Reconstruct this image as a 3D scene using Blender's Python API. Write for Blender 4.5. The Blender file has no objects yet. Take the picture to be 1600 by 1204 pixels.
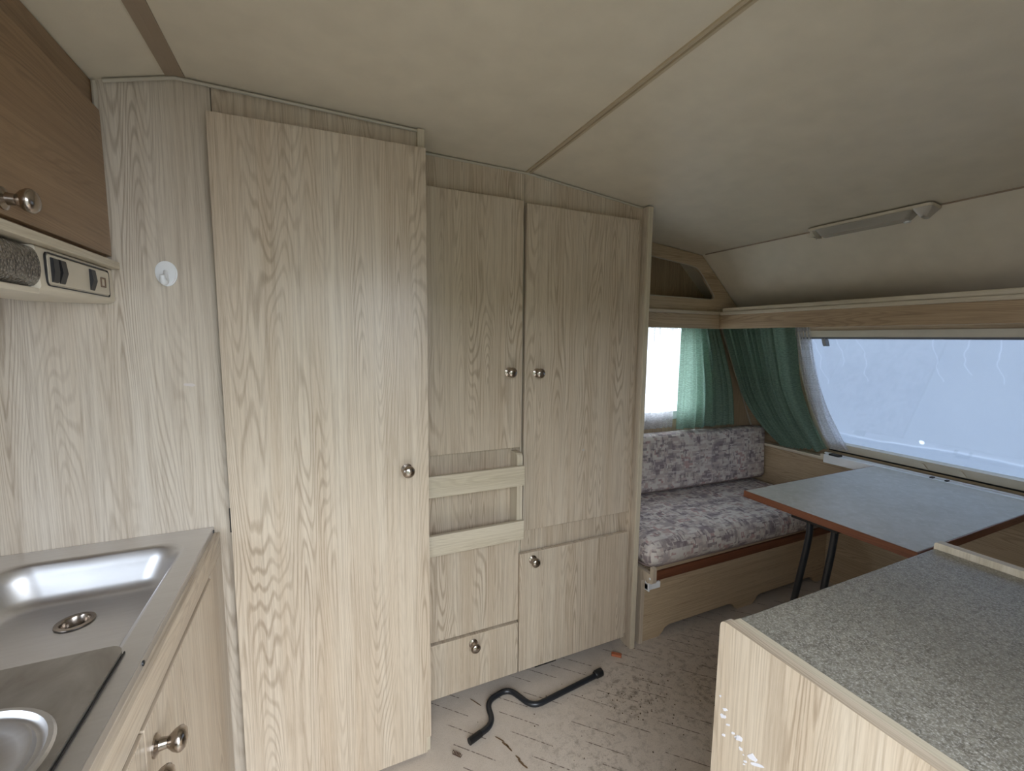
import bpy, bmesh, math, random
from mathutils import Vector, Matrix, noise as mnoise
R = math.radians
random.seed(4)
S = bpy.context.scene
COL = S.collection

# ------------------------------------------------------------------ camera
pitch, yaw, roll = .106837, .420893, .0110612
cy, sy = math.cos(yaw), math.sin(yaw)
fw = Vector((sy*math.cos(pitch), cy*math.cos(pitch), -math.sin(pitch)))
rt = Vector((cy, -sy, 0)); up = rt.cross(fw)
rt2 = rt*math.cos(roll) + up*math.sin(roll); up2 = up*math.cos(roll) - rt*math.sin(roll)
cam = bpy.data.cameras.new('camera'); cam.sensor_width = 36; cam.lens = 36*676.97/1600
cam.clip_start = .02
co = bpy.data.objects.new('camera', cam); COL.objects.link(co)
M = Matrix((rt2, up2, -fw)).transposed().to_4x4(); M.translation = (0, 0, 1.28)
co.matrix_world = M
S.camera = co

# ------------------------------------------------------------------ light: overcast daylight through the doorway and the windows
w = bpy.data.worlds.new('overcast_sky'); S.world = w; w.use_nodes = True
bg = w.node_tree.nodes['Background']
bg.inputs[0].default_value = (.875, .945, 1.04, 1); bg.inputs[1].default_value = 6.0
S.view_settings.view_transform = 'Standard'; S.view_settings.look = 'None'
S.view_settings.gamma = 1; S.view_settings.use_curve_mapping = False
S.view_settings.exposure = 0.52

def portal(name, loc, rot, sx, sz):
    l = bpy.data.lights.new(name, 'AREA'); l.shape = 'RECTANGLE'; l.size = sx; l.size_y = sz; l.energy = 1
    l.cycles.is_portal = True
    o = bpy.data.objects.new(name, l); COL.objects.link(o); o.location = loc; o.rotation_euler = rot
portal('doorway_portal', (.14, -.135, .82), (R(90), 0, 0), .84, 1.66)
portal('rear_window_portal', (-.865, .42, 1.075), (R(90), 0, R(-90)), .62, .38)

# ------------------------------------------------------------------ node helpers
def mat(name):
    m = bpy.data.materials.new(name); m.use_nodes = True
    nt = m.node_tree; b = nt.nodes['Principled BSDF']
    return m, nt, b
def nd(nt, t, **k):
    n = nt.nodes.new(t)
    for a, v in k.items(): setattr(n, a, v)
    return n
def setin(nt, n, i, v):
    if v is None: return
    if isinstance(v, bpy.types.NodeSocket): nt.links.new(v, n.inputs[i])
    else: n.inputs[i].default_value = v
def mth(nt, op, a, b=None, c=None):
    n = nd(nt, 'ShaderNodeMath', operation=op)
    setin(nt, n, 0, a); setin(nt, n, 1, b); setin(nt, n, 2, c)
    return n.outputs[0]
def mix(nt, f, a, b, bt='MIX'):
    n = nd(nt, 'ShaderNodeMix', data_type='RGBA', blend_type=bt)
    setin(nt, n, 0, f); setin(nt, n, 6, a); setin(nt, n, 7, b)
    return n.outputs[2]
def noi(nt, v, sc, det=2, rough=.5, dist=0, col=False):
    n = nd(nt, 'ShaderNodeTexNoise'); n.inputs['Scale'].default_value = sc; n.inputs['Detail'].default_value = det
    n.inputs['Roughness'].default_value = rough; n.inputs['Distortion'].default_value = dist
    if v is not None: nt.links.new(v, n.inputs['Vector'])
    return n.outputs[1 if col else 0]
def ramp(nt, f, stops, interp='LINEAR'):
    n = nd(nt, 'ShaderNodeValToRGB'); n.color_ramp.interpolation = interp
    e = n.color_ramp.elements
    while len(e) < len(stops): e.new(.5)
    for q, (p, c) in zip(e, stops):
        q.position = p; q.color = (c, c, c, 1) if isinstance(c, (int, float)) else (*c, 1)
    nt.links.new(f, n.inputs[0]); return n.outputs[0]
def uvv(nt):
    return nd(nt, 'ShaderNodeUVMap').outputs[0]
def objv(nt):
    return nd(nt, 'ShaderNodeNewGeometry').outputs['Position']
def vscale(nt, v, s):
    n = nd(nt, 'ShaderNodeVectorMath', operation='MULTIPLY'); nt.links.new(v, n.inputs[0]); n.inputs[1].default_value = s
    return n.outputs[0]
def rgb(h):   # sRGB 0-255 to linear
    return tuple(((c/255)/12.92 if c/255 <= .04045 else ((c/255+.055)/1.055)**2.4) for c in h)
def c4(h): return (*rgb(h), 1)

def wood(name, base, dark, light, rough=.3, strength=.62):
    m, nt, b = mat(name)
    uv = uvv(nt)
    n1 = noi(nt, vscale(nt, uv, (12, .85, 1)), 1, 1.0, .4, .1)
    n2 = noi(nt, vscale(nt, uv, (60, 9, 1)), 1, 2)
    ph = mth(nt, 'ADD', mth(nt, 'MULTIPLY', n1, 235), mth(nt, 'MULTIPLY', n2, 3.2))
    s = mth(nt, 'SINE', ph)
    line = ramp(nt, mth(nt, 'MULTIPLY_ADD', s, .5, .5), [(.5, 0), (.9, .8), (1, 1)])
    con = ramp(nt, noi(nt, vscale(nt, uv, (9, .9, 1)), 1.3, 2), [(.40, .12), (.66, 1)])
    lm = mth(nt, 'MULTIPLY', mth(nt, 'MULTIPLY', line, con), strength)
    fib = noi(nt, vscale(nt, uv, (150, 2.2, 1)), 1, 4, .65)
    fib2 = noi(nt, vscale(nt, uv, (620, 22, 1)), 1, 3, .65)
    fib3 = noi(nt, vscale(nt, uv, (340, 8, 1)), 1, 3, .6)
    band = noi(nt, vscale(nt, uv, (22, .3, 1)), 1, 3)
    c = mix(nt, ramp(nt, band, [(.34, 0), (.66, 1)]), c4(base), c4(light))
    c = mix(nt, lm, c, c4(dark))
    c = mix(nt, mth(nt, 'MULTIPLY', ramp(nt, fib, [(.46, 0), (.70, 1)]), .50), c, c4(dark))
    c = mix(nt, mth(nt, 'MULTIPLY', ramp(nt, fib3, [(.5, 0), (.72, 1)]), .30), c, c4(dark))
    c = mix(nt, mth(nt, 'MULTIPLY', ramp(nt, fib2, [(.5, 0), (.72, 1)]), .45), c, c4(light))
    nt.links.new(c, b.inputs['Base Color'])
    b.inputs['Roughness'].default_value = rough
    return m
W_PALE = wood('pale_elm_laminate', (199, 182, 160), (145, 125, 103), (212, 199, 180))
W_WALL = wood('pale_elm_wallboard', (198, 185, 167), (144, 127, 108), (211, 201, 186), .38)
W_DARK = wood('honey_elm_laminate', (144, 116, 87), (106, 81, 59), (158, 130, 99), .4, .5)
W_SHELF = wood('shaded_elm_laminate', (166, 141, 110), (124, 100, 75), (180, 156, 124), .4, .5)  # same elm, the dimmer light at the shelf put into its colour
W_DIM = wood('dimmed_elm_laminate', (190, 168, 138), (142, 118, 92), (204, 184, 154), .4, .5)  # pale elm again, darkened in colour for the dim light of the dinette
W_TRIM = wood('pale_edge_band', (204, 193, 170), (166, 151, 126), (215, 204, 184), .4, .3)
W_RED = wood('red_brown_edge', (116, 68, 46), (82, 46, 31), (130, 80, 55), .35, .4)

def plain(name, col, rough=.5, metal=0, spec=None, bump=None):
    m, nt, b = mat(name)
    v = objv(nt)
    n = noi(nt, v, 14, 3)
    k = tuple(min(255, x*1.04) for x in col)
    c = mix(nt, n, c4(tuple(x*.95 for x in col)), c4(k))
    nt.links.new(c, b.inputs['Base Color'])
    b.inputs['Roughness'].default_value = rough; b.inputs['Metallic'].default_value = metal
    if spec is not None: b.inputs['Specular IOR Level'].default_value = spec
    if bump:
        bn = nd(nt, 'ShaderNodeBump'); bn.inputs['Strength'].default_value = bump[1]; bn.inputs['Distance'].default_value = .002
        nt.links.new(noi(nt, v, bump[0], 3), bn.inputs['Height']); nt.links.new(bn.outputs[0], b.inputs['Normal'])
    return m
M_CEIL = plain('cream_ceiling_vinyl', (218, 208, 188), .5, bump=(160, .08))
M_CREAM = plain('cream_plastic', (214, 204, 184), .4)
M_WHITE = plain('white_plastic', (240, 242, 244), .35)
M_BLACK = plain('black_plastic', (20, 20, 22), .4)
M_DARK = plain('dark_recess', (30, 26, 22), .8)
M_BLKSTEEL = plain('black_painted_steel', (26, 30, 36), .33, .0, .6)
M_CHROME = plain('brushed_nickel', (170, 160, 150), .22, 1)
M_ALU = plain('aluminium_rail', (205, 205, 205), .35, .8)
M_BEAD = plain('grey_piping', (190, 182, 166), .5)
M_STRIP = plain('brown_ceiling_strip', (156, 138, 118), .5)
M_SEAM = plain('beige_seam_strip', (186, 170, 142), .5)
M_BRICK = plain('terracotta', (176, 104, 72), .8)
M_RUST = plain('rusty_wire', (96, 72, 58), .6, .5)
M_OUT = plain('wet_asphalt_ground', (96, 98, 92), .9)
M_BACKING = plain('white_backing', (225, 225, 222), .4)

def steel():
    m, nt, b = mat('stainless_steel')
    v = objv(nt)
    n = noi(nt, vscale(nt, v, (6, 60, 6)), 3, 3)
    nt.links.new(mix(nt, n, c4((212, 211, 212)), c4((224, 224, 226))), b.inputs['Base Color'])
    b.inputs['Metallic'].default_value = 1
    nt.links.new(mth(nt, 'MULTIPLY_ADD', noi(nt, v, 9, 4), .2, .28), b.inputs['Roughness'])
    return m
M_STEEL = steel()
def steel_dull():
    m, nt, b = mat('smeared_steel')
    v = objv(nt)
    n = noi(nt, vscale(nt, v, (14, 9, 6)), 1, 4, .6, .6)
    nt.links.new(mix(nt, ramp(nt, n, [(.35, 0), (.65, 1)]), c4((156, 152, 148)), c4((186, 184, 181))), b.inputs['Base Color'])
    b.inputs['Metallic'].default_value = 1
    nt.links.new(mth(nt, 'MULTIPLY_ADD', n, .25, .25), b.inputs['Roughness'])
    return m
M_STEEL2 = steel_dull()

def floor_mat():
    m, nt, b = mat('dash_print_vinyl')
    v = objv(nt)
    sp = nd(nt, 'ShaderNodeSeparateXYZ'); nt.links.new(v, sp.inputs[0])
    x, y = sp.outputs[0], sp.outputs[1]
    u = mth(nt, 'MULTIPLY', mth(nt, 'SUBTRACT', x, y), .7071)       # along a dash
    t = mth(nt, 'MULTIPLY', mth(nt, 'ADD', x, y), .7071)            # across
    row = mth(nt, 'FLOOR', mth(nt, 'MULTIPLY', t, 1/.055))
    fr = mth(nt, 'FRACT', mth(nt, 'MULTIPLY', t, 1/.055))
    wn = nd(nt, 'ShaderNodeTexWhiteNoise', noise_dimensions='1D'); nt.links.new(row, wn.inputs['W'])
    uu = mth(nt, 'ADD', mth(nt, 'MULTIPLY', u, 1/.30), mth(nt, 'MULTIPLY', wn.outputs[0], 7))
    fu = mth(nt, 'FRACT', uu)
    dash = mth(nt, 'MULTIPLY', mth(nt, 'LESS_THAN', fr, .06), mth(nt, 'LESS_THAN', fu, .48))
    br = noi(nt, vscale(nt, v, (1, 1, 1)), 90, 2)
    dash = mth(nt, 'MULTIPLY', dash, ramp(nt, br, [(.38, .15), (.55, .85)]))
    g = noi(nt, v, 26, 5, .65); g2 = noi(nt, v, 320, 2)
    c = mix(nt, g, c4((190, 177, 162)), c4((212, 200, 187)))
    c = mix(nt, mth(nt, 'MULTIPLY', ramp(nt, g2, [(.5, 0), (.75, 1)]), .35), c, c4((150, 134, 118)))
    c = mix(nt, dash, c, c4((92, 76, 64)))
    # trodden-in dirt: spots thick in two places, thin elsewhere
    def blob(px, py, r):
        d = nd(nt, 'ShaderNodeVectorMath', operation='DISTANCE'); nt.links.new(v, d.inputs[0]); d.inputs[1].default_value = (px, py, 0)
        return ramp(nt, mth(nt, 'DIVIDE', d.outputs['Value'], r), [(0, 1), (1, 0)])
    spots = ramp(nt, noi(nt, v, 40, 5, .65), [(.49, 0), (.64, 1)])
    fine = ramp(nt, noi(nt, v, 150, 3, .6), [(.60, 0), (.70, 1)])
    a = mth(nt, 'MAXIMUM', blob(1.0, 1.13, .22), mth(nt, 'MULTIPLY', blob(1.35, 1.0, .55), .8))
    a = mth(nt, 'MAXIMUM', a, mth(nt, 'MULTIPLY', blob(.75, .95, .35), .6))
    c = mix(nt, mth(nt, 'MULTIPLY', mth(nt, 'MULTIPLY', spots, a), .8), c, c4((84, 66, 48)))
    c = mix(nt, mth(nt, 'MULTIPLY', mth(nt, 'MULTIPLY', fine, mth(nt, 'MULTIPLY_ADD', a, .8, .15)), .8), c, c4((70, 56, 44)))
    nt.links.new(c, b.inputs['Base Color']); b.inputs['Roughness'].default_value = .55
    return m
M_FLOOR = floor_mat()

def fabric():
    m, nt, b = mat('abstract_woven_upholstery')
    uv = uvv(nt)
    def snap(gx, gy):
        a = nd(nt, 'ShaderNodeVectorMath', operation='SNAP'); nt.links.new(uv, a.inputs[0]); a.inputs[1].default_value = (gx, gy, 1)
        return a.outputs[0]
    def qn(gx, gy, sx, sy, det=2):
        return noi(nt, vscale(nt, snap(gx, gy), (sx, sy, 1)), 1, det, .55)
    z1 = qn(.013, .0085, 17, 10)
    c = ramp(nt, z1, [(0, rgb((161, 149, 152))), (.40, rgb((191, 179, 177))), (.47, rgb((215, 201, 195))), (.535, rgb((235, 229, 221))), (.60, rgb((205, 175, 170))), (.66, rgb((177, 164, 166)))], 'CONSTANT')
    z2 = qn(.0062, .028, 56, 22); z3 = qn(.022, .006, 25, 56)
    zone = noi(nt, uv, 8, 1); zone2 = noi(nt, vscale(nt, uv, (1, 1, 1)), 12, 1)
    s1 = mth(nt, 'MULTIPLY', mth(nt, 'GREATER_THAN', z2, .57), mth(nt, 'GREATER_THAN', zone, .44))
    s2 = mth(nt, 'MULTIPLY', mth(nt, 'LESS_THAN', z2, .41), mth(nt, 'LESS_THAN', zone, .56))
    s3 = mth(nt, 'MULTIPLY', mth(nt, 'GREATER_THAN', z3, .57), mth(nt, 'GREATER_THAN', zone2, .52))
    s4 = mth(nt, 'MULTIPLY', mth(nt, 'LESS_THAN', z3, .42), mth(nt, 'GREATER_THAN', zone2, .55))
    c = mix(nt, mth(nt, 'MULTIPLY', s1, .8), c, c4((236, 230, 224)))
    c = mix(nt, mth(nt, 'MULTIPLY', s2, .7), c, c4((134, 123, 126)))
    c = mix(nt, mth(nt, 'MULTIPLY', s3, .7), c, c4((234, 227, 219)))
    c = mix(nt, mth(nt, 'MULTIPLY', s4, .7), c, c4((126, 117, 122)))
    sp = nd(nt, 'ShaderNodeSeparateXYZ'); nt.links.new(uv, sp.inputs[0])
    zig = mth(nt, 'ADD', mth(nt, 'MULTIPLY', sp.outputs[1], 900), mth(nt, 'MULTIPLY', mth(nt, 'PINGPONG', sp.outputs[0], .009), 900))
    st = mth(nt, 'GREATER_THAN', mth(nt, 'SINE', zig), .15)
    m1 = mth(nt, 'MULTIPLY', st, mth(nt, 'GREATER_THAN', noi(nt, vscale(nt, snap(.022, .03), (1, 1, 1)), 19, 1), .57))
    c = mix(nt, mth(nt, 'MULTIPLY', m1, .7), c, c4((208, 199, 190)))
    weave = noi(nt, vscale(nt, uv, (700, 700, 1)), 1, 2)
    c = mix(nt, mth(nt, 'MULTIPLY', weave, .4), c, c4((110, 98, 96)))
    nt.links.new(c, b.inputs['Base Color']); b.inputs['Roughness'].default_value = .9
    b.inputs['Specular IOR Level'].default_value = .2
    bn = nd(nt, 'ShaderNodeBump'); bn.inputs['Strength'].default_value = .25; bn.inputs['Distance'].default_value = .002
    nt.links.new(weave, bn.inputs['Height']); nt.links.new(bn.outputs[0], b.inputs['Normal'])
    return m
M_FAB = fabric()

def speckle(name, c1, c2, c3, s1, s2, rough):
    m, nt, b = mat(name)
    v = objv(nt)
    a = noi(nt, v, s1, 5, .7, .6); f = noi(nt, v, s2, 3, .7)
    g = noi(nt, v, 7, 3)
    c = mix(nt, ramp(nt, a, [(.38, 0), (.62, 1)]), c4(c1), c4(c2))
    c = mix(nt, mth(nt, 'MULTIPLY', ramp(nt, f, [(.5, 0), (.68, 1)]), .7), c, c4(c3))
    c = mix(nt, mth(nt, 'MULTIPLY', ramp(nt, g, [(.4, 0), (.7, 1)]), .25), c, c4(c1))
    nt.links.new(c, b.inputs['Base Color']); b.inputs['Roughness'].default_value = rough
    return m
M_WORK = speckle('speckled_worktop_laminate', (110, 105, 94), (156, 152, 140), (220, 218, 212), 110, 300, .32)
M_TABLE = speckle('grey_green_marbled_laminate', (188, 187, 178), (200, 199, 192), (212, 211, 206), 16, 40, .34)

def cloth(name, col, transl, alpha=None):
    m, nt, b = mat(name)
    out = nt.nodes['Material Output']
    uv = uvv(nt)
    n = noi(nt, vscale(nt, uv, (60, 260, 1)), 1, 3, .6, .8)
    cc = mix(nt, ramp(nt, n, [(.4, 0), (.62, 1)]), c4(tuple(x*.84 for x in col)), c4(col))
    d = nd(nt, 'ShaderNodeBsdfDiffuse'); t = nd(nt, 'ShaderNodeBsdfTranslucent')
    nt.links.new(cc, d.inputs[0]); nt.links.new(cc, t.inputs[0])
    ms = nd(nt, 'ShaderNodeMixShader'); ms.inputs[0].default_value = transl
    nt.links.new(d.outputs[0], ms.inputs[1]); nt.links.new(t.outputs[0], ms.inputs[2])
    res = ms.outputs[0]
    if alpha:
        tr = nd(nt, 'ShaderNodeBsdfTransparent'); m2 = nd(nt, 'ShaderNodeMixShader'); m2.inputs[0].default_value = alpha
        nt.links.new(tr.outputs[0], m2.inputs[1]); nt.links.new(res, m2.inputs[2]); res = m2.outputs[0]
    nt.links.new(res, out.inputs[0])
    return m
M_GREEN = cloth('green_crinkled_curtain_cloth', (156, 184, 166), .45)
M_NET = cloth('white_net_voile', (244, 244, 246), .5, .7)

def pane_mat():
    m, nt, b = mat('acrylic_pane'); out = nt.nodes['Material Output']
    tr = nd(nt, 'ShaderNodeBsdfTransparent'); tr.inputs[0].default_value = (.93, .95, .97, 1)
    gl = nd(nt, 'ShaderNodeBsdfGlossy'); gl.inputs['Roughness'].default_value = .04
    ms = nd(nt, 'ShaderNodeMixShader'); ms.inputs[0].default_value = .05
    nt.links.new(tr.outputs[0], ms.inputs[1]); nt.links.new(gl.outputs[0], ms.inputs[2]); nt.links.new(ms.outputs[0], out.inputs[0])
    return m
M_PANE = pane_mat()
def cover_mat():
    m, nt, b = mat('pale_blue_cover_sheet'); out = nt.nodes['Material Output']
    v = objv(nt)
    n = noi(nt, v, 3.5, 3)
    c = mix(nt, n, c4((186, 192, 201)), c4((192, 198, 206)))
    sp = nd(nt, 'ShaderNodeSeparateXYZ'); nt.links.new(v, sp.inputs[0])
    # dried water runs: thin wavering vertical marks in the upper part of the sheet
    wob = mth(nt, 'MULTIPLY_ADD', noi(nt, vscale(nt, v, (0, 3, 9)), 1, 2), .09, sp.outputs[1])
    k = mth(nt, 'MULTIPLY', wob, 11)
    fr = mth(nt, 'ABSOLUTE', mth(nt, 'SUBTRACT', mth(nt, 'FRACT', k), .5))
    wn = nd(nt, 'ShaderNodeTexWhiteNoise', noise_dimensions='1D'); nt.links.new(mth(nt, 'FLOOR', k), wn.inputs['W'])
    ln = mth(nt, 'MULTIPLY', ramp(nt, fr, [(.0, 1), (.035, 0)]), mth(nt, 'GREATER_THAN', wn.outputs[0], .45))
    low = mth(nt, 'MULTIPLY_ADD', wn.outputs[0], -.20, 1.26)
    mask = mth(nt, 'GREATER_THAN', sp.outputs[2], low)
    c = mix(nt, mth(nt, 'MULTIPLY', mth(nt, 'MULTIPLY', ln, mask), .5), c, c4((216, 222, 230)))
    hd = nd(nt, 'ShaderNodeVectorMath', operation='DISTANCE'); nt.links.new(vscale(nt, v, (0, 1, 1)), hd.inputs[0]); hd.inputs[1].default_value = (0, 1.01, .829)
    c = mix(nt, mth(nt, 'LESS_THAN', mth(nt, 'ADD', hd.outputs['Value'], mth(nt, 'MULTIPLY', noi(nt, v, 90, 1), .006)), .0135), c, c4((236, 240, 244)))
    # fold near the foot of the sheet: bright light line painted in, darker below
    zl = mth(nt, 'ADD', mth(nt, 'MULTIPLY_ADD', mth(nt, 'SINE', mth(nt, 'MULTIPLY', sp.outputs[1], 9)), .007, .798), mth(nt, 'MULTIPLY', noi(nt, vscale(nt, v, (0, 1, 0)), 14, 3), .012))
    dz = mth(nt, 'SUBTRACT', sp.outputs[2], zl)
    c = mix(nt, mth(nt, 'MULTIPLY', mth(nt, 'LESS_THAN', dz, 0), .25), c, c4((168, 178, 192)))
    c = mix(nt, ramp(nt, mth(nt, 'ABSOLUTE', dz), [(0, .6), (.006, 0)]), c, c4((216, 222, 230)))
    d = nd(nt, 'ShaderNodeBsdfDiffuse'); t = nd(nt, 'ShaderNodeBsdfTranslucent')
    nt.links.new(c, d.inputs[0]); nt.links.new(c, t.inputs[0])
    ms = nd(nt, 'ShaderNodeMixShader'); ms.inputs[0].default_value = .5
    nt.links.new(d.outputs[0], ms.inputs[1]); nt.links.new(t.outputs[0], ms.inputs[2]); nt.links.new(ms.outputs[0], out.inputs[0])
    return m
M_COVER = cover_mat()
def diffuser_mat():
    m, nt, b = mat('prismatic_lens')
    v = objv(nt)
    n = nd(nt, 'ShaderNodeTexVoronoi'); n.inputs['Scale'].default_value = 210; nt.links.new(v, n.inputs['Vector'])
    nt.links.new(ramp(nt, n.outputs['Distance'], [(0, rgb((150, 142, 130))), (.6, rgb((96, 88, 78)))]), b.inputs['Base Color'])
    bn = nd(nt, 'ShaderNodeBump'); bn.inputs['Strength'].default_value = 1; bn.inputs['Distance'].default_value = .004
    nt.links.new(n.outputs['Distance'], bn.inputs['Height']); nt.links.new(bn.outputs[0], b.inputs['Normal'])
    b.inputs['Roughness'].default_value = .12; b.inputs['Specular IOR Level'].default_value = .8
    return m
M_LENS = diffuser_mat()
def clear_mat():
    m, nt, b = mat('clear_lamp_cover'); out = nt.nodes['Material Output']
    tr = nd(nt, 'ShaderNodeBsdfTransparent'); tr.inputs[0].default_value = (.86, .85, .82, 1)
    b.inputs['Base Color'].default_value = c4((205, 200, 190)); b.inputs['Roughness'].default_value = .25
    ms = nd(nt, 'ShaderNodeMixShader'); ms.inputs[0].default_value = .55
    nt.links.new(tr.outputs[0], ms.inputs[1]); nt.links.new(b.outputs[0], ms.inputs[2]); nt.links.new(ms.outputs[0], out.inputs[0])
    return m
M_CLEAR = clear_mat()

# ------------------------------------------------------------------ mesh helpers (all builders work in room metres)
def add_box(bm, x0, x1, y0, y1, z0, z1, bev=.0):
    vs = [bm.verts.new((x, y, z)) for x in (x0, x1) for y in (y0, y1) for z in (z0, z1)]
    fs = [(0, 1, 3, 2), (4, 6, 7, 5), (0, 4, 5, 1), (2, 3, 7, 6), (0, 2, 6, 4), (1, 5, 7, 3)]
    faces = [bm.faces.new([vs[i] for i in f]) for f in fs]
    if bev:
        ed = list({e for f in faces for e in f.edges})
        bmesh.ops.bevel(bm, geom=ed, offset=bev, segments=2, affect='EDGES', profile=.5)
def bx(x0, x1, y0, y1, z0, z1, bev=.0015):
    bm = bmesh.new(); add_box(bm, x0, x1, y0, y1, z0, z1, bev); return bm
AX = {'x': (1, 2, 0), 'y': (0, 2, 1), 'z': (0, 1, 2)}
def add_plate(bm, outer, axis, a0, a1, holes=(), bev=0):
    """flat board: 2D outline (+holes) extruded along axis from a0 to a1"""
    i, j, k = AX[axis]
    def P(p, a):
        v = [0, 0, 0]; v[i] = p[0]; v[j] = p[1]; v[k] = a; return v
    ed = []
    for loop in (outer, *holes):
        vs = [bm.verts.new(P(p, a0)) for p in loop]
        ed += [bm.edges.new((vs[q], vs[(q+1) % len(vs)])) for q in range(len(vs))]
    r = bmesh.ops.triangle_fill(bm, use_beauty=True, use_dissolve=False, edges=ed)
    fs = [g for g in r['geom'] if isinstance(g, bmesh.types.BMFace)]
    e = bmesh.ops.extrude_face_region(bm, geom=fs)
    d = [0, 0, 0]; d[k] = a1-a0
    bmesh.ops.translate(bm, vec=d, verts=[g for g in e['geom'] if isinstance(g, bmesh.types.BMVert)])
    bmesh.ops.recalc_face_normals(bm, faces=bm.faces[:])
def plate(*a, **k):
    bm = bmesh.new(); add_plate(bm, *a, **k); return bm
def rrect(x0, x1, y0, y1, r, n=6):
    out = []
    for cx, cyy, a in ((x1-r, y1-r, 0), (x0+r, y1-r, 90), (x0+r, y0+r, 180), (x1-r, y0+r, 270)):
        for q in range(n+1):
            t = R(a+90*q/n); out.append((cx+r*math.cos(t), cyy+r*math.sin(t)))
    return out
def rpoly(pts, r, n=5):
    """round the corners of a polygon; r may be a list"""
    out = []; N = len(pts)
    for i, p in enumerate(pts):
        rr = r[i] if isinstance(r, (list, tuple)) else r
        p = Vector(p); a = Vector(pts[i-1])-p; b = Vector(pts[(i+1) % N])-p
        if rr <= 0: out.append(tuple(p)); continue
        la = min(rr, a.length*.48); lb = min(rr, b.length*.48)
        A = p+a.normalized()*la; B = p+b.normalized()*lb
        for q in range(n+1):
            t = q/n; out.append(tuple(A*(1-t)**2 + p*2*t*(1-t) + B*t*t))
    return out
def add_lathe(bm, prof, org, axis, n=24, caps=True):
    ax = Vector(axis).normalized(); t = Vector((0, 0, 1)) if abs(ax.z) < .9 else Vector((1, 0, 0))
    u = ax.cross(t).normalized(); v = ax.cross(u); org = Vector(org); rings = []
    for r, h in prof:
        rings.append([bm.verts.new(org+ax*h+(u*math.cos(2*math.pi*q/n)+v*math.sin(2*math.pi*q/n))*r) for q in range(n)])
    for a, b in zip(rings, rings[1:]):
        for q in range(n): bm.faces.new((a[q], a[(q+1) % n], b[(q+1) % n], b[q]))
    if caps:
        bm.faces.new(rings[0][::-1]); bm.faces.new(rings[-1])
    bmesh.ops.recalc_face_normals(bm, faces=bm.faces[:])
def lathe(*a, **k):
    bm = bmesh.new(); add_lathe(bm, *a, **k); return bm
def smooth_path(pts, r=.03, n=6):
    out = [Vector(pts[0])]
    for i in range(1, len(pts)-1):
        p = Vector(pts[i]); a = Vector(pts[i-1])-p; b = Vector(pts[i+1])-p
        la = min(r, a.length*.48); lb = min(r, b.length*.48)
        A = p+a.normalized()*la; B = p+b.normalized()*lb
        for q in range(n+1):
            t = q/n; out.append(A*(1-t)**2+p*2*t*(1-t)+B*t*t)
    out.append(Vector(pts[-1])); return out
def add_tube(bm, pts, rad, n=10, caps=True):
    pts = [Vector(p) for p in pts]; rings = []; prev = None
    for i, p in enumerate(pts):
        d = (pts[min(i+1, len(pts)-1)]-pts[max(i-1, 0)]).normalized()
        if prev is None:
            t = Vector((0, 0, 1)) if abs(d.z) < .9 else Vector((1, 0, 0)); u = d.cross(t).normalized()
        else:
            u = (prev-d*prev.dot(d)).normalized()
        prev = u; v = d.cross(u); rr = rad[i] if isinstance(rad, (list, tuple)) else rad
        rings.append([bm.verts.new(p+(u*math.cos(2*math.pi*q/n)+v*math.sin(2*math.pi*q/n))*rr) for q in range(n)])
    for a, b in zip(rings, rings[1:]):
        for q in range(n): bm.faces.new((a[q], a[(q+1) % n], b[(q+1) % n], b[q]))
    if caps: bm.faces.new(rings[0][::-1]); bm.faces.new(rings[-1])
    bmesh.ops.recalc_face_normals(bm, faces=bm.faces[:])
def tube(*a, **k):
    bm = bmesh.new(); add_tube(bm, *a, **k); return bm
def add_grid(bm, f, nu, nv, thick=0):
    """surface f(s,t)->point, s,t in 0..1"""
    g = [[bm.verts.new(f(i/nu, j/nv)) for i in range(nu+1)] for j in range(nv+1)]
    for j in range(nv):
        for i in range(nu): bm.faces.new((g[j][i], g[j][i+1], g[j+1][i+1], g[j+1][i]))
    bmesh.ops.recalc_face_normals(bm, faces=bm.faces[:])
def cushion_bm(x0, x1, y0, y1, z0, z1, bev, sub=10):
    bm = bmesh.new(); add_box(bm, x0, x1, y0, y1, z0, z1)
    bmesh.ops.bevel(bm, geom=bm.edges[:], offset=bev, segments=6, affect='EDGES', profile=.5)
    return bm

CNT = [0]
def obj(name, bm, m, parent=None, grain='z', smooth=False, uvshift=True):
    """link a bmesh as one mesh object: origin at the bottom centre of its box, uv in metres with v along the grain"""
    CNT[0] += 1; rs = random.Random(CNT[0]*7.31)
    ou, ov = (rs.uniform(0, 40), rs.uniform(0, 40)) if uvshift else (0, 0)
    lo = Vector([min(v.co[i] for v in bm.verts) for i in range(3)]); hi = Vector([max(v.co[i] for v in bm.verts) for i in range(3)])
    org = Vector(((lo.x+hi.x)/2, (lo.y+hi.y)/2, lo.z))
    g = 'xyz'.index(grain); ul = bm.loops.layers.uv.new('UVMap')
    bm.normal_update()
    for f in bm.faces:
        n = [abs(c) for c in f.normal]; k = n.index(max(n))
        rest = [a for a in range(3) if a != k]
        if g in rest: a_v = g; a_u = [a for a in rest if a != g][0]
        else: a_u, a_v = rest
        for l in f.loops:
            l[ul].uv = (l.vert.co[a_u]+ou+(.37*k), l.vert.co[a_v]+ov)
        f.smooth = smooth
    for v in bm.verts: v.co -= org
    me = bpy.data.meshes.new(name); bm.to_mesh(me); bm.free()
    me.materials.append(m)
    o = bpy.data.objects.new(name, me); COL.objects.link(o)
    if parent is not None:
        o.parent = parent; o.location = org - world_loc(parent)
    else: o.location = org
    if smooth:
        for p in me.polygons: p.use_smooth = True
        try: me.set_sharp_from_angle(angle=R(42))
        except Exception: pass
    return o
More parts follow.
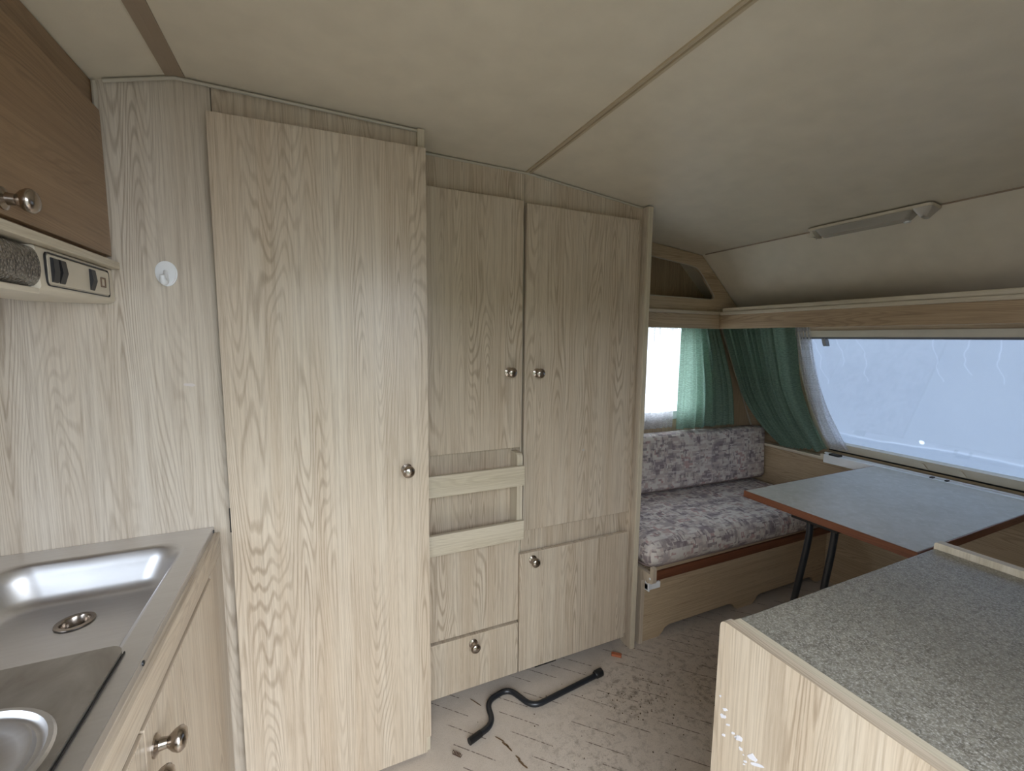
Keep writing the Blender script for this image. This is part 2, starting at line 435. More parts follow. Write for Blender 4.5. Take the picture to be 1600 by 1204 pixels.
def world_loc(o):
    v = Vector(o.location)
    while o.parent: o = o.parent; v += Vector(o.location)
    return v
def thing(name, label, cat, loc, group=None):
    o = bpy.data.objects.new(name, None); COL.objects.link(o); o.location = loc; o.empty_display_size = .05
    o['label'] = label; o['category'] = cat
    if group: o['group'] = group
    return o
def tag(o, label, cat, group=None):
    o['label'] = label; o['category'] = cat
    if group: o['group'] = group
    return o
def struct(name, bm, m, parent=None, label=None, cat=None, **k):
    o = obj(name, bm, m, parent, **k)
    if parent is None: o['kind'] = 'structure'
    if label: o['label'] = label
    if cat and parent is None: o['category'] = cat
    return o
KNOB = [(.0135, 0), (.0135, .002), (.0075, .005), (.0065, .013), (.012, .019), (.0145, .024), (.0145, .027), (.011, .031), (.004, .033)]
def knob(parent, p, axis, sc=1.17):
    return obj('knob', lathe([(r*sc, h*sc) for r, h in KNOB], p, axis, 20), M_CHROME, parent, smooth=True)

# ------------------------------------------------------------------ dimensions of the room
XL, XR = -.86, 2.47            # rear wall face / lower front wall face
YN, YF = -.13, 1.85            # doorway side / window side
PROF = [(-.86, 1.676), (-.267, 1.845), (.66, 1.834), (1.81, 1.718), (2.14, 1.43)]    # ceiling line
SL = .52                       # lean of the front wall: x grows SL per metre down
def fx(z): return 2.18 + (1.35-z)*SL
def ceil_z(x):
    for (a, za), (b, zb) in zip(PROF, PROF[1:]):
        if a <= x <= b: return za+(zb-za)*(x-a)/(b-a)
    return PROF[0][1] if x < PROF[0][0] else PROF[-1][1]

# ------------------------------------------------------------------ setting
gb = bmesh.new(); add_box(gb, -14, 16, -14, 16, -.62, -.55)
struct('ground', gb, M_OUT, label='dark asphalt ground outside the caravan', cat='ground')
# unseen hedge, added across from the doorway to block low sky light
hb = bmesh.new()
def hedge(s, tt):
    x = -16+17.3*s; a = -1.2+2.4*tt; prof_y = -9+.75*(1 if a > .4 else -1 if a < -.4 else a/.4); h = 3.35*(1-max(0, (abs(a)-.4)/.8))
    n = mnoise.noise((x*1.3, a*3, h*1.1))
    return Vector((x, prof_y+.18*n, -.56+h+.15*n*(1 if h > 1 else 0)))
add_grid(hb, hedge, 140, 36)
struct('white_backing_wall', bx(-3, 9, 4.6, 4.75, -.55, 2.3, 0), M_BACKING, label='added white wall beyond the side window, keeping its view bright', cat='wall')  # unseen wall, added so the side window shows white instead of dark ground
struct('added_hedge', hb, plain('added_dark_hedge_leaves', (74, 88, 58), .9, bump=(30, 1)), label='added green hedge blocking the low sky across from the doorway', cat='hedge')
struct('floor', bx(XL-.04, XR+.06, YN-.04, YF+.04, -.05, 0, 0), M_FLOOR, label='beige vinyl floor printed with short dark diagonal dashes', cat='floor')
# ceiling: one folded sheet with thickness
o_ = [(x, z) for x, z in PROF] + [(2.19, 1.455)] + [(x+.0, z+.05) for x, z in PROF[::-1]]
o_[0] = (XL-.04, PROF[0][1]-.011); o_[-1] = (XL-.04, PROF[0][1]+.04)
struct('ceiling', plate(o_, 'y', YN-.04, YF+.04), M_CEIL, label='cream vinyl ceiling folded down towards the front wall', cat='ceiling')
# far side wall with its window hole
prof_up = [(XL-.04, 0), (XR+.055, 0), (XR+.055, .70), (fx(.70)+.02, .70), (2.2, 1.43), (2.14, 1.43), (1.81, 1.718), (.66, 1.834), (-.267, 1.845), (XL-.04, 1.665)]
struct('wall_far', plate(prof_up, 'y', YF, YF+.04, holes=[rrect(1.25, 2.02, .86, 1.37, .06)]), W_DIM, grain='z', label='wood-grain side wall behind the sofa', cat='wall')
# doorway side wall: we stand just inside its doorway
struct('wall_near', plate(prof_up, 'y', YN-.04, YN, holes=[rpoly([(-.28, .012), (.56, .012), (.56, 1.64), (-.28, 1.64)], [.0, .0, .07, .07])]), W_WALL, label='wood-grain side wall with the entrance doorway', cat='wall')
struct('wall_left', plate([(YN, 0), (YF, 0), (YF, 1.68), (YN, 1.68)], 'x', XL-.04, XL, holes=[rrect(.12, .72, .90, 1.25, .05)]), W_WALL, label='rear wall behind the kitchen', cat='wall')
# front wall: upright lower board, leaning upper part with the window hole
def lean_plate(bm, outer, d0, d1, holes=()):
    """board on the leaning front wall: outline in (y, z), depth measured outwards along x"""
    add_plate(bm, outer, 'x', 0, 1, holes)
    for v in bm.verts: v.co.x = fx(v.co.z)+(d0 if v.co.x < .5 else d1)
fb = bmesh.new()
lean_plate(fb, [(YN, .668), (YF, .668), (YF, 1.43), (YN, 1.43)], 0, .045, [rrect(.30, 1.42, .735, 1.315, .05)])
struct('wall_right', fb, W_DIM, grain='y', label='leaning front wall around the large window', cat='wall')
struct('wall_right_base', bx(XR, XR+.11, YN, YF, 0, .672, 0), W_DIM, grain='y', label='upright wood board under the front window', cat='wall')

# hook wall beside the kitchen and its ceiling beads
struct('wall_back', plate([(XL, 0), (-.204, 0), (-.204, ceil_z(-.204)), (-.267, 1.845), (XL, 1.676)], 'y', 1.235, 1.25), W_WALL, label='pale elm board with a white hook, behind the sink', cat='wall')
t = [(XL+.47, 1.228, ceil_z(XL+.47)-.006), (-.267, 1.228, 1.839), (.282, 1.2285, ceil_z(.282)-.006)]
struct('trim_1', tube(t, .004, 8), M_BEAD, smooth=True, label='grey bead along the ceiling above the tall door', cat='trim')
struct('trim_2', tube([(.285, 1.362, ceil_z(.285)-.005), (.66, 1.362, 1.829), (1.15, 1.362, ceil_z(1.15)-.005)], .004, 8), M_BEAD, smooth=True, label='thin bead along the ceiling above the wardrobe', cat='trim')
struct('trim_3', plate([(-.282, ceil_z(-.282)-.003), (-.267, 1.842), (-.247, ceil_z(-.247)-.003), (-.247, ceil_z(-.247)+.002), (-.282, ceil_z(-.282)+.002)], 'y', YN, 1.234), M_STRIP, label='flat brown strip across the ceiling above the kitchen', cat='trim')
sb = bmesh.new()
add_box(sb, .650, .6575, YN, 1.368, 1.8295, 1.836, .001); add_box(sb, .6625, .670, YN, 1.368, 1.8285, 1.835, .001)
struct('trim_4', sb, M_SEAM, label='double beige strip over the ceiling joint', cat='trim')
struct('trim_5', tube([(1.81, YN, 1.716), (1.81, 1.66, 1.716)], .003, 6), M_STRIP, label='thin dark seam where the ceiling folds down', cat='trim')
struct('trim_6', tube([(-.405, 1.229, 1.80), (-.405, 1.229, 1.74)], .005, 8), M_BEAD, smooth=True, label='short grey bead in the corner over the upper cupboard', cat='trim')
struct('trim_7', tube([(fx(1.36)-.006, 1.843, 1.36), (fx(.69)-.006, 1.843, .69)], .005, 8), M_BEAD, smooth=True, label='bead down the corner between the green curtains', cat='trim')
# door frame of the entrance
fr = bmesh.new()
add_plate(fr, rpoly([(-.30, 0), (.58, 0), (.58, 1.66), (-.30, 1.66)], [0, 0, .08, .08]), 'y', YN-.05, YN+.006, holes=[rpoly([(-.275, .014), (.555, .014), (.555, 1.635), (-.275, 1.635)], [0, 0, .07, .07])])
struct('door_1', fr, M_CREAM, label='cream frame of the entrance doorway', cat='door')

# ------------------------------------------------------------------ front window
win = bmesh.new()
lean_plate(win, rrect(.28, 1.44, .712, 1.335, .06), -.012, .052, [rrect(.315, 1.405, .752, 1.303, .05)])
w1 = struct('window_1', win, M_CREAM, label='large front window in a cream frame', cat='window')
pb = bmesh.new(); lean_plate(pb, rrect(.305, 1.415, .742, 1.312, .05), .022, .026)
obj('pane', pb, M_PANE, w1)
sb = bmesh.new()
lean_plate(sb, rrect(.33, 1.39, .704, .7105, .002), -.013, .03)
obj('seal', sb, M_BLACK, w1)
hb = bmesh.new(); lean_plate(hb, rrect(.32, 1.40, 1.296, 1.3045, .002), -.014, .02)
obj('blind_rail', hb, plain('grey_blind_rail', (110, 112, 118), .5), w1)
cb = bmesh.new(); lean_plate(cb, rrect(1.277, 1.293, 1.262, 1.298, .004), -.02, .005)
obj('catch', cb, plain('grey_catch', (150, 150, 152), .4), w1)
for yy in (.99, .86):
    cb = bmesh.new(); lean_plate(cb, rpoly([(yy-.02, .716), (yy+.02, .716), (yy+.008, .742), (yy-.008, .742)], .004), -.022, .0)
    obj('stay_bracket', cb, M_CREAM, w1)
# sill: cream ledge, bright rail with a dark slot, then the lower rail the table hooks on
ws = obj('sill', bx(2.4355, 2.535, YN+.3, 1.395, .672, .690, .003), M_CREAM, w1, grain='y')
obj('sill_rail', bx(2.452, 2.466, YN+.3, 1.385, .690, .700, .003), M_WHITE, ws, grain='y')
obj('slot', bx(2.447, 2.4515, YN+.3, 1.385, .6895, .6915, 0), M_BLACK, ws)
tr_ = obj('table_rail', bx(2.403, 2.4345, YN+.3, 1.36, .655, .699, .003), M_WHITE, w1, grain='y')
cl = obj('rail_clip', bx(2.400, 2.432, 1.285, 1.335, .6985, .708, .003), M_BLACK, w1)
cb = bmesh.new(); add_box(cb, 2.418, 2.43, .872, .932, .690, .696, .001); add_box(cb, 2.414, 2.434, .872, .882, .690, .704, .001); add_box(cb, 2.414, 2.434, .920, .932, .690, .704, .001)
add_box(cb, 2.418, 2.445, .88, .925, .686, .692, .001)
obj('window_latch', cb, M_BLACK, w1)
struct('trim_8', bx(2.435, 2.475, 1.36, 1.84, .660, .676, .002), W_TRIM, grain='y', label='pale edge strip on the board under the front window', cat='trim')
# pale blue sheet hung over the outside of the window
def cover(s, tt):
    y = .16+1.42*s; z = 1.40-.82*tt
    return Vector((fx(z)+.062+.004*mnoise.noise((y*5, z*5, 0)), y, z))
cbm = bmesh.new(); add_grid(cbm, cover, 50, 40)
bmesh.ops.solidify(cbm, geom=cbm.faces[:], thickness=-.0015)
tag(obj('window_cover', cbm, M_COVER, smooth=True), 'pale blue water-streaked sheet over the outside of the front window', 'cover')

# ------------------------------------------------------------------ side window
w2 = struct('window_2', plate(rrect(1.23, 2.04, .84, 1.39, .07), 'y', YF-.012, YF+.05, holes=[rrect(1.275, 1.995, .885, 1.35, .05)]), M_WHITE, label='white-framed side window behind the net curtain', cat='window')
obj('pane', plate(rrect(1.26, 2.01, .87, 1.36, .05), 'y', YF+.02, YF+.024), M_PANE, w2)
obj('stay_arm', bx(1.62, 1.66, YF-.016, YF+.0, .872, .884, .002), M_BLACK, w2)

# ------------------------------------------------------------------ rear kitchen window, off to the left above the sink
w3 = struct('window_3', plate(rrect(.09, .75, .87, 1.28, .06), 'x', XL-.05, XL+.012, holes=[rrect(.13, .71, .91, 1.24, .045)]), M_WHITE, label='rear kitchen window behind the sink', cat='window')
obj('pane', plate(rrect(.115, .725, .895, 1.255, .05), 'x', XL-.03, XL-.026), M_PANE, w3)
# ------------------------------------------------------------------ curtains
def drape(name, L, Rr, nrm, folds, amp, label, m, group=None, nu=150, nv=36, gather=0, seed=1, hem=0, bunch=1):
    """cloth between two edge polylines (same count), pleats pushed out along nrm"""
    nrm = Vector(nrm).normalized(); rs = random.Random(seed)
    ph = [rs.uniform(0, 6.28) for _ in range(6)]
    def pl(P, t):
        k = t*(len(P)-1); i = min(int(k), len(P)-2); f = k-i
        p0 = Vector(P[max(i-1, 0)]); p1 = Vector(P[i]); p2 = Vector(P[i+1]); p3 = Vector(P[min(i+2, len(P)-1)])
        return .5*((2*p1)+(p2-p0)*f+(2*p0-5*p1+4*p2-p3)*f*f+(3*p1-p0-3*p2+p3)*f**3)
    def f(s, t):
        u = 1-(1-s)**bunch+.018*math.sin(9*s+ph[0])+.012*math.sin(23*s+ph[1]+t)
        p = pl(L, t)*(1-s)+pl(Rr, t)*s
        a = amp*(.75+.35*math.sin(7*s+ph[2]))*(1-gather*t)
        w_ = math.sin(2*math.pi*folds*u+ph[3]+.5*math.sin(3*t+ph[4])*s)
        w_ = (abs(w_)**.75)*(1 if w_ > 0 else -1)
        q = p+nrm*(a*w_+amp*.25*math.sin(2*math.pi*folds*2.3*u+ph[5]+2*t))
        if hem and t > .985: q.z += .003*math.sin(60*s)
        return q
    bm = bmesh.new(); add_grid(bm, f, nu, nv)
    o = obj(name, bm, m, smooth=True)
    return tag(o, label, 'curtain', group)
yc = 1.805
drape('net_curtain', [(1.27, yc+.01, 1.365), (1.265, yc+.01, .80)], [(1.80, yc+.01, 1.365), (1.80, yc+.01, .80)], (0, -1, 0), 15, .007, 'white net curtain over the side window, right behind the sofa back', M_NET, seed=3)
drape('green_curtain', [(1.815, yc-.012, 1.37), (1.815, yc-.012, 1.05), (1.812, yc-.012, .79)], [(2.10, yc+.005, 1.37), (2.235, yc-.005, 1.03), (2.262, yc-.02, .79)], (0, -1, 0), 5.5, .016, 'green curtain hanging straight beside the white net over the sofa', M_GREEN, seed=5)
drape('green_curtain', [(2.115, 1.775, 1.37), (2.236, 1.785, 1.142), (2.339, 1.785, .949), (2.421, 1.721, .791), (2.486, 1.625, .672)],
      [(2.125, 1.395, 1.37), (2.23, 1.424, 1.16), (2.295, 1.434, 1.03), (2.385, 1.423, .86), (2.462, 1.386, .705)], (-.9, 0, -.45), 9, .024, 'green curtain swept sideways across the corner of the front window', M_GREEN, seed=9, gather=.25, bunch=1.7, nu=240)
drape('net_curtain', [(2.157, 1.405, 1.37), (2.262, 1.425, 1.16), (2.327, 1.43, 1.03), (2.417, 1.415, .86), (2.487, 1.378, .715)],
      [(2.158, 1.335, 1.37), (2.262, 1.348, 1.15), (2.347, 1.345, .99), (2.417, 1.318, .855), (2.48, 1.283, .727)], (-.9, 0, -.45), 5, .006, 'narrow white net strip between swept green curtain and front window', M_NET, seed=12)

# ------------------------------------------------------------------ overhead locker above the side window, shelf above the front window
LY = 1.68; LX = 1.945
lk = thing('overhead_locker', 'open overhead locker with rounded cut-out above the sofa side window', 'locker', (1.55, 1.76, 1.345))
zt = lambda x: ceil_z(x)-.002
face = [(1.182, 1.43), (2.125, 1.43), (1.81, 1.714), (1.182, zt(1.182))]
hole = rpoly([(1.182+.02, 1.502), (1.93, 1.496), (1.79, 1.645), (1.74, 1.658), (1.202, 1.712)], [.01, .055, .05, .04, .01], 8)
obj('front_panel', plate(face, 'y', LY, LY+.012, holes=[hole]), W_DIM, lk, grain='x')
hs = bmesh.new(); add_tube(hs, [(x, LY-.001, z) for x, z in hole]+[(hole[0][0], LY-.001, hole[0][1])], .003, 6)
obj('edge_bead', hs, M_BEAD, lk, smooth=True)
obj('bottom_board', bx(1.182, 2.12, LY+.012, YF-.004, 1.43, 1.44, .001), W_DIM, lk, grain='x')
obj('valance', bx(1.182, LX+.012, LY-.012, LY, 1.345, 1.418, .001), W_DIM, lk, grain='x')
obj('rail', bx(1.182, LX, LY-.024, LY, 1.418, 1.434, .003), W_TRIM, lk, grain='x')
sh = thing('overhead_shelf', 'long wood-grain shelf running above the large front window', 'shelf', (2.04, .85, 1.345))
obj('valance', bx(LX, LX+.012, YN, LY-.012, 1.345, 1.416, .001), W_SHELF, sh, grain='y')
obj('rail', bx(LX-.012, LX+.004, YN, LY-.024, 1.416, 1.432, .003), W_TRIM, sh, grain='y')
obj('lip', bx(LX-.004, LX+.012, YN, LY-.03, 1.432, 1.452, .004), W_TRIM, sh, grain='y')
obj('shelf_board', bx(LX+.012, 2.13, YN, LY-.002, 1.418, 1.428, .001), W_SHELF, sh, grain='y')

# ------------------------------------------------------------------ ceiling lamp
lp = thing('ceiling_lamp', 'long slim strip lamp on the ceiling fold before the front window', 'lamp', (1.79, .93, 1.69))
def lampbox(x0, x1, y0, y1, zb, zt_, ins):
    bm = bmesh.new(); top = rrect(x0, x1, y0, y1, .012, 4); bot = rrect(x0+ins, x1-ins, y0+ins*1.3, y1-ins*1.3, .01, 4)
    A = [bm.verts.new((x, y, zt_+(1.79-x)*.1)) for x, y in top]; B = [bm.verts.new((x, y, zb+(1.79-x)*.1)) for x, y in bot]
    n = len(A)
    for q in range(n): bm.faces.new((A[q], A[(q+1) % n], B[(q+1) % n], B[q]))
    bm.faces.new(A); bm.faces.new(B[::-1]); bmesh.ops.recalc_face_normals(bm, faces=bm.faces[:]); return bm
obj('base_plate', lampbox(1.752, 1.822, .745, 1.125, 1.706, 1.714, .002), M_CREAM, lp)
obj('lamp_cover', lampbox(1.757, 1.817, .80, 1.10, 1.682, 1.705, .012), M_CLEAR, lp)
obj('tube', tube([(1.787, .85, 1.697), (1.787, 1.085, 1.697)], .006, 10), plain('grey_lamp_tube', (120, 114, 104), .4), lp, smooth=True)
obj('end_cap', lampbox(1.755, 1.819, .748, .80, 1.680, 1.706, .014), plain('pale_end_cap', (196, 190, 180), .35), lp)
obj('end_cap', lampbox(1.756, 1.818, 1.10, 1.122, 1.684, 1.706, .01), plain('cream_end_cap', (206, 198, 182), .35), lp)
obj('switch', lampbox(1.79, 1.805, .815, .835, 1.678, 1.684, .002), M_WHITE, lp)

# ------------------------------------------------------------------ tall cupboard (washroom door)
tc = thing('tall_cupboard', 'tallest pale elm door cupboard, standing forward beside the kitchen', 'cupboard', (.035, 1.5, 0))
obj('fascia', plate([(-.202, 1.70), (.262, 1.70), (.262, ceil_z(.262)-.003), (-.202, ceil_z(-.202)-.003)], 'y', 1.235, 1.25), W_PALE, tc)
obj('corner_post', plate([(.262, 0), (.280, 0), (.280, ceil_z(.28)-.003), (.262, ceil_z(.262)-.003)], 'y', 1.2205, 1.26), W_TRIM, tc)
obj('side_panel', bx(.268, .280, 1.26, YF-.004, 0, 1.836, .001), W_PALE, tc)
obj('threshold', bx(-.202, .262, 1.238, 1.27, 0, .03, .001), W_PALE, tc, grain='x')
dr = obj('door', plate([(-.206, .012), (.266, .012), (.266, .062), (.279, .062), (.279, 1.782), (-.209, 1.773)], 'y', 1.2195-.0165, 1.2195), W_PALE, tc)
knob(dr, (.217, 1.203, .913), (0, -1, 0))
hg = bmesh.new(); add_tube(hg, [(-.2085, 1.2135, .80), (-.2085, 1.2135, .86)], .0035, 8)
obj('hinge', hg, M_BLACK, dr, smooth=True)

# ------------------------------------------------------------------ middle cupboard: door, magazine rack, drawer
DY0, DY1 = 1.338, 1.354; FY = 1.362
mc = thing('middle_cupboard', 'narrow pale elm cupboard with a magazine rack over one drawer', 'cupboard', (.46, 1.6, 0))
obj('fascia', plate([(.284, 1.66), (.6475, 1.66), (.6475, ceil_z(.6475)-.003), (.284, ceil_z(.284)-.003)], 'y', FY, FY+.014), W_PALE, mc)
obj('back_panel', bx(.284, .640, FY, FY+.014, .05, 1.6595, .001), W_PALE, mc)
obj('stile', bx(.6405, .6475, FY-.004, FY+.02, .05, 1.6595, .001), W_TRIM, mc)
obj('plinth', bx(.284, .6475, 1.43, 1.445, 0, .05, 0), M_DARK, mc)
d1 = obj('door', bx(.300, .6345, DY0, DY1, .905, 1.733, .0015), W_PALE, mc)
knob(d1, (.587, DY0, 1.169), (0, -1, 0))
obj('lower_panel', bx(.300, .6365, DY0+.008, FY-.001, .258, .60, .0015), W_PALE, mc)
d2 = obj('drawer', bx(.300, .634, DY0, DY1+.006, .055, .252, .0015), W_PALE, mc)
knob(d2, (.461, DY0, .222), (0, -1, 0))
obj('rack_rail', bx(.286, .6285, 1.288, 1.302, .784, .853, .002), W_TRIM, mc, grain='x')
obj('rack_rail', bx(.286, .6285, 1.288, 1.302, .592, .660, .002), W_TRIM, mc, grain='x')
obj('rack_upright', plate(rpoly([(1.3025, .60), (1.361, .60), (1.361, .893), (1.3025, .893)], [0, 0, .004, .018]), 'x', .606, .6265), W_TRIM, mc)
obj('rack_floor', bx(.286, .606, 1.302, 1.361, .60, .609, .001), W_PALE, mc, grain='x')

# ------------------------------------------------------------------ right wardrobe: tall door over a low door, end panel towards the sofa
rw = thing('wardrobe', 'pale elm wardrobe with a long door over a low door, beside the sofa', 'wardrobe', (.90, 1.6, 0))
obj('fascia', plate([(.649, 1.66), (1.150, 1.66), (1.150, ceil_z(1.15)-.003), (.660, 1.831), (.649, ceil_z(.649)-.003)], 'y', FY, FY+.014), W_PALE, rw)
obj('face_panel', bx(.651, 1.150, FY, FY+.014, .05, 1.6595, .001), W_PALE, rw)
obj('plinth', bx(.649, 1.150, 1.43, 1.445, 0, .05, 0), M_DARK, rw)
d3 = obj('door', bx(.647, 1.117, DY0, DY1, .597, 1.727, .0015), W_PALE, rw)
knob(d3, (.693, DY0, 1.164), (0, -1, 0))
d4 = obj('low_door', bx(.638, 1.120, DY0, DY1, .055, .511, .0015), W_PALE, rw)
knob(d4, (.689, DY0, .483), (0, -1, 0))
ep = plate([(1.332, 0), (YF-.004, 0), (YF-.004, ceil_z(1.165)-.004), (1.332, ceil_z(1.165)-.004)], 'x', 1.146, 1.168)
obj('end_panel', ep, W_PALE, rw)
obj('edge_strip', bx(1.146, 1.168, 1.326, 1.3325, 0, ceil_z(1.165)-.005, .001), W_TRIM, rw)
obj('vent_slot', bx(.716, .808, 1.356, 1.43, .034, .0545, 0), M_DARK, rw)

# ------------------------------------------------------------------ kitchen unit
ku = thing('kitchen_unit', 'pale elm kitchen base unit carrying the steel sink', 'kitchen unit', (-.55, .6, 0))
KX = -.237
obj('apron', bx(KX-.014, KX, .02, 1.233, .748, .797, .001), W_PALE, ku, grain='y')
obj('stile', bx(KX-.014, KX, 1.108, 1.233, .05, .747, .001), W_PALE, ku)
obj('side_panel', bx(XL+.004, KX-.015, 1.218, 1.233, 0, .79, .001), W_PALE, ku)
obj('side_panel', bx(XL+.004, KX-.015, .02, .035, 0, .79, .001), W_PALE, ku)
obj('plinth', bx(KX-.06, KX-.046, .02, 1.233, 0, .06, .001), W_PALE, ku, grain='y')
k1 = obj('door', bx(KX-.012, KX+.004, .692, 1.104, .055, .744, .0015), W_PALE, ku)
knob(k1, (KX+.004, .722, .693), (1, 0, 0))
k2 = obj('door', bx(KX-.012, KX+.004, .275, .688, .055, .744, .0015), W_PALE, ku)
knob(k2, (KX+.004, .658, .693), (1, 0, 0))
obj('door', bx(KX-.012, KX+.004, .03, .271, .055, .744, .0015), W_PALE, ku)
# stainless top with its bowl
sk = thing('sink', 'stainless steel sink top with a rounded bowl below the hook wall', 'sink', (-.55, .6, .797))
bm = bmesh.new()
x0, x1, y0, y1 = -.612, -.284, .40, 1.172
add_plate(bm, [(XL+.003, .02), (-.250, .02), (-.250, 1.2335), (XL+.003, 1.2335)], 'z', .7985, .812, holes=[rrect(x0, x1, y0, y1, .055, 8)])
obj('rim_sheet', bm, M_STEEL, sk)
bm = bmesh.new(); rings = []
for ins, z, r in ((0, .812, .055), (.004, .8105, .056), (.009, .806, .058), (.016, .785, .06), (.026, .752, .06), (.036, .738, .058), (.05, .7335, .05), (.075, .7325, .04)):
    rings.append([bm.verts.new((x, y, z)) for x, y in rrect(x0+ins, x1-ins, y0+ins, y1-ins, r, 8)])
for a, b in zip(rings, rings[1:]):
    for q in range(len(a)): bm.faces.new((a[q], a[(q+1) % len(a)], b[(q+1) % len(a)], b[q]))
cv = [bm.verts.new((-.441+.021*math.cos(2*math.pi*q/24), 1.045+.021*math.sin(2*math.pi*q/24), .7325)) for q in range(24)]
eb = [bm.edges.get((rings[-1][q], rings[-1][(q+1) % len(rings[-1])])) for q in range(len(rings[-1]))] + [bm.edges.new((cv[q], cv[(q+1) % 24])) for q in range(24)]
bmesh.ops.triangle_fill(bm, use_beauty=True, use_dissolve=False, edges=eb)
bmesh.ops.recalc_face_normals(bm, faces=bm.faces[:])
obj('bowl', bm, M_STEEL, sk, smooth=True)
dn = obj('drain', lathe([(.030, .7335), (.0295, .7355), (.023, .7358), (.0205, .733), (.0195, .712), (.0185, .708), (.007, .7085), (.0055, .713), (.002, .7135)], (-.441, 1.045, 0), (0, 0, 1), 28, caps=False), M_CHROME, sk, smooth=True)
obj('drain_cup', lathe([(.0192, .716), (.0172, .7165), (.0168, .7125), (.0172, .709)], (-.441, 1.045, 0), (0, 0, 1), 24, caps=False), M_BLACK, dn)
fl = bmesh.new(); add_box(fl, -.2505, -.2485, .02, 1.2335, .797, .811, .0005)
obj('front_lip', fl, M_STEEL, sk)
obj('screw', lathe([(.004, 0), (.004, .0015), (.002, .0022)], (-.2485, .752, .804), (1, 0, 0), 12), M_BLKSTEEL, sk, smooth=True)
obj('screw', lathe([(.004, 0), (.004, .0015), (.002, .0022)], (-.2485, 1.222, .804), (1, 0, 0), 12), M_BLKSTEEL, sk, smooth=True)
# flat plate with the ribbed round dish, lying over the near part of the bowl
hp = thing('hob_plate', 'smeared flat steel plate with a round dished ring, over the near bowl end', 'hob', (-.45, .5, .8125))
bm = bmesh.new()
cx0, cy0 = -.388, .598
circ = [(cx0+.102*math.cos(2*math.pi*q/48), cy0+.102*math.sin(2*math.pi*q/48)) for q in range(48)]
add_plate(bm, rrect(-.78, -.277, .06, .786, .02, 6), 'z', .8128, .8205, holes=[circ])
obj('plate', bm, M_STEEL2, hp)
prof = [(.102, .8205), (.0995, .8235), (.095, .8235), (.0915, .8175), (.0885, .8165), (.0855, .8170), (.0825, .8225), (.0795, .8225), (.072, .817), (.058, .8145), (.045, .8138), (.044, .8138)]
obj('dish', lathe(prof, (cx0, cy0, 0), (0, 0, 1), 64, caps=False), M_STEEL, hp, smooth=True)
obj('burner', lathe([(.044, .813), (.044, .822), (.03, .826), (.03, .836), (.026, .84), (.005, .841)], (cx0, cy0, 0), (0, 0, 1), 32), M_BLKSTEEL, hp, smooth=True)
obj('edge_shadow', bx(-.2768, -.2754, .06, .775, .8122, .815, 0), M_BLACK, hp)  # black strip standing in for the shadow along the plate edge

# ------------------------------------------------------------------ upper cupboard and the strip light below it
uc = thing('upper_cupboard', 'dark honey elm upper cupboard over the kitchen, under the ceiling', 'cupboard', (-.63, .6, 1.42))
obj('carcass', plate([(XL+.003, 1.4375), (-.410, 1.4375), (-.410, ceil_z(-.41)-.004), (XL+.003, ceil_z(XL+.003)-.004)], 'y', YN+.01, 1.2325), W_DARK, uc, grain='y')
ud = obj('door', bx(-.409, -.397, YN+.02, 1.222, 1.446, 1.742, .0015), W_DARK, uc, grain='y')
knob(ud, (-.397, .868, 1.468), (1, 0, 0))
obj('ledge', bx(-.43, -.388, YN+.01, 1.2325, 1.421, 1.4365, .002), W_TRIM, uc, grain='y')
ul = thing('strip_light', 'cream strip light with black rocker switches under the upper cupboard', 'lamp', (-.45, .6, 1.345))
pr = rpoly([(-.54, 1.420), (-.404, 1.420), (-.400, 1.352), (-.412, 1.346), (-.54, 1.346)], [0, .004, .006, .006, 0])
obj('housing', plate([(x, z) for x, z in pr], 'y', .951, 1.2315), M_CREAM, ul)
obj('lens', plate(rpoly([(-.54, 1.418), (-.405, 1.418), (-.3985, 1.395), (-.3985, 1.372), (-.408, 1.353), (-.54, 1.353)], [0, .012, .01, .01, .014, 0]), 'y', .20, .9505), M_LENS, ul, smooth=True)
obj('base_tray', bx(-.54, -.402, .20, .9505, 1.343, 1.3525, .002), M_CREAM, ul)
pf = obj('switch_plate', plate(rrect(.972, 1.200, 1.362, 1.4095, .006), 'x', -.4025, -.3985), plain('ivory_switch_plate', (208, 198, 178), .4), ul)
fr = bmesh.new(); add_plate(fr, rrect(.968, 1.204, 1.358, 1.4135, .008), 'x', -.4015, -.3988, holes=[rrect(.970, 1.202, 1.360, 1.4115, .007)])
obj('plate_outline', fr, M_BLACK, ul)
for yy in (.988, 1.012, 1.122):
    q = 0 if yy < 1 else .006
    obj('switch', plate(rpoly([(-.3985, 1.365), (-.3955-q*.3, 1.367), (-.3935+q*.2, 1.384), (-.3945, 1.4045), (-.3985, 1.406)], .001), 'y', yy-.0085, yy+.0085), M_BLACK, pf)
fz = bmesh.new(); add_plate(fz, rrect(1.160, 1.182, 1.376, 1.396, .002), 'x', -.3985, -.397, holes=[rrect(1.163, 1.179, 1.379, 1.393, .001)])
obj('fuse_window', fz, plain('brown_fuse_frame', (120, 98, 78), .5), pf)

# rubbed-off glue marks on the board and the wardrobe door
lil = plain('pale_lilac_residue', (206, 197, 192), .5)
wbk = [o for o in COL.objects if o.name == 'wall_back'][0]
obj('glue_mark', plate(rpoly([(-.290, 1.163), (-.272, 1.160), (-.266, 1.163), (-.274, 1.168), (-.290, 1.168)], .002), 'y', 1.2346, 1.2349), lil, wbk)
obj('glue_mark', plate(rpoly([(.8895, .868), (.898, .866), (.899, .874), (.890, .875)], .002), 'y', DY0-.0004, DY0-.0001), plain('pale_grey_residue', (190, 186, 182), .5), d3)
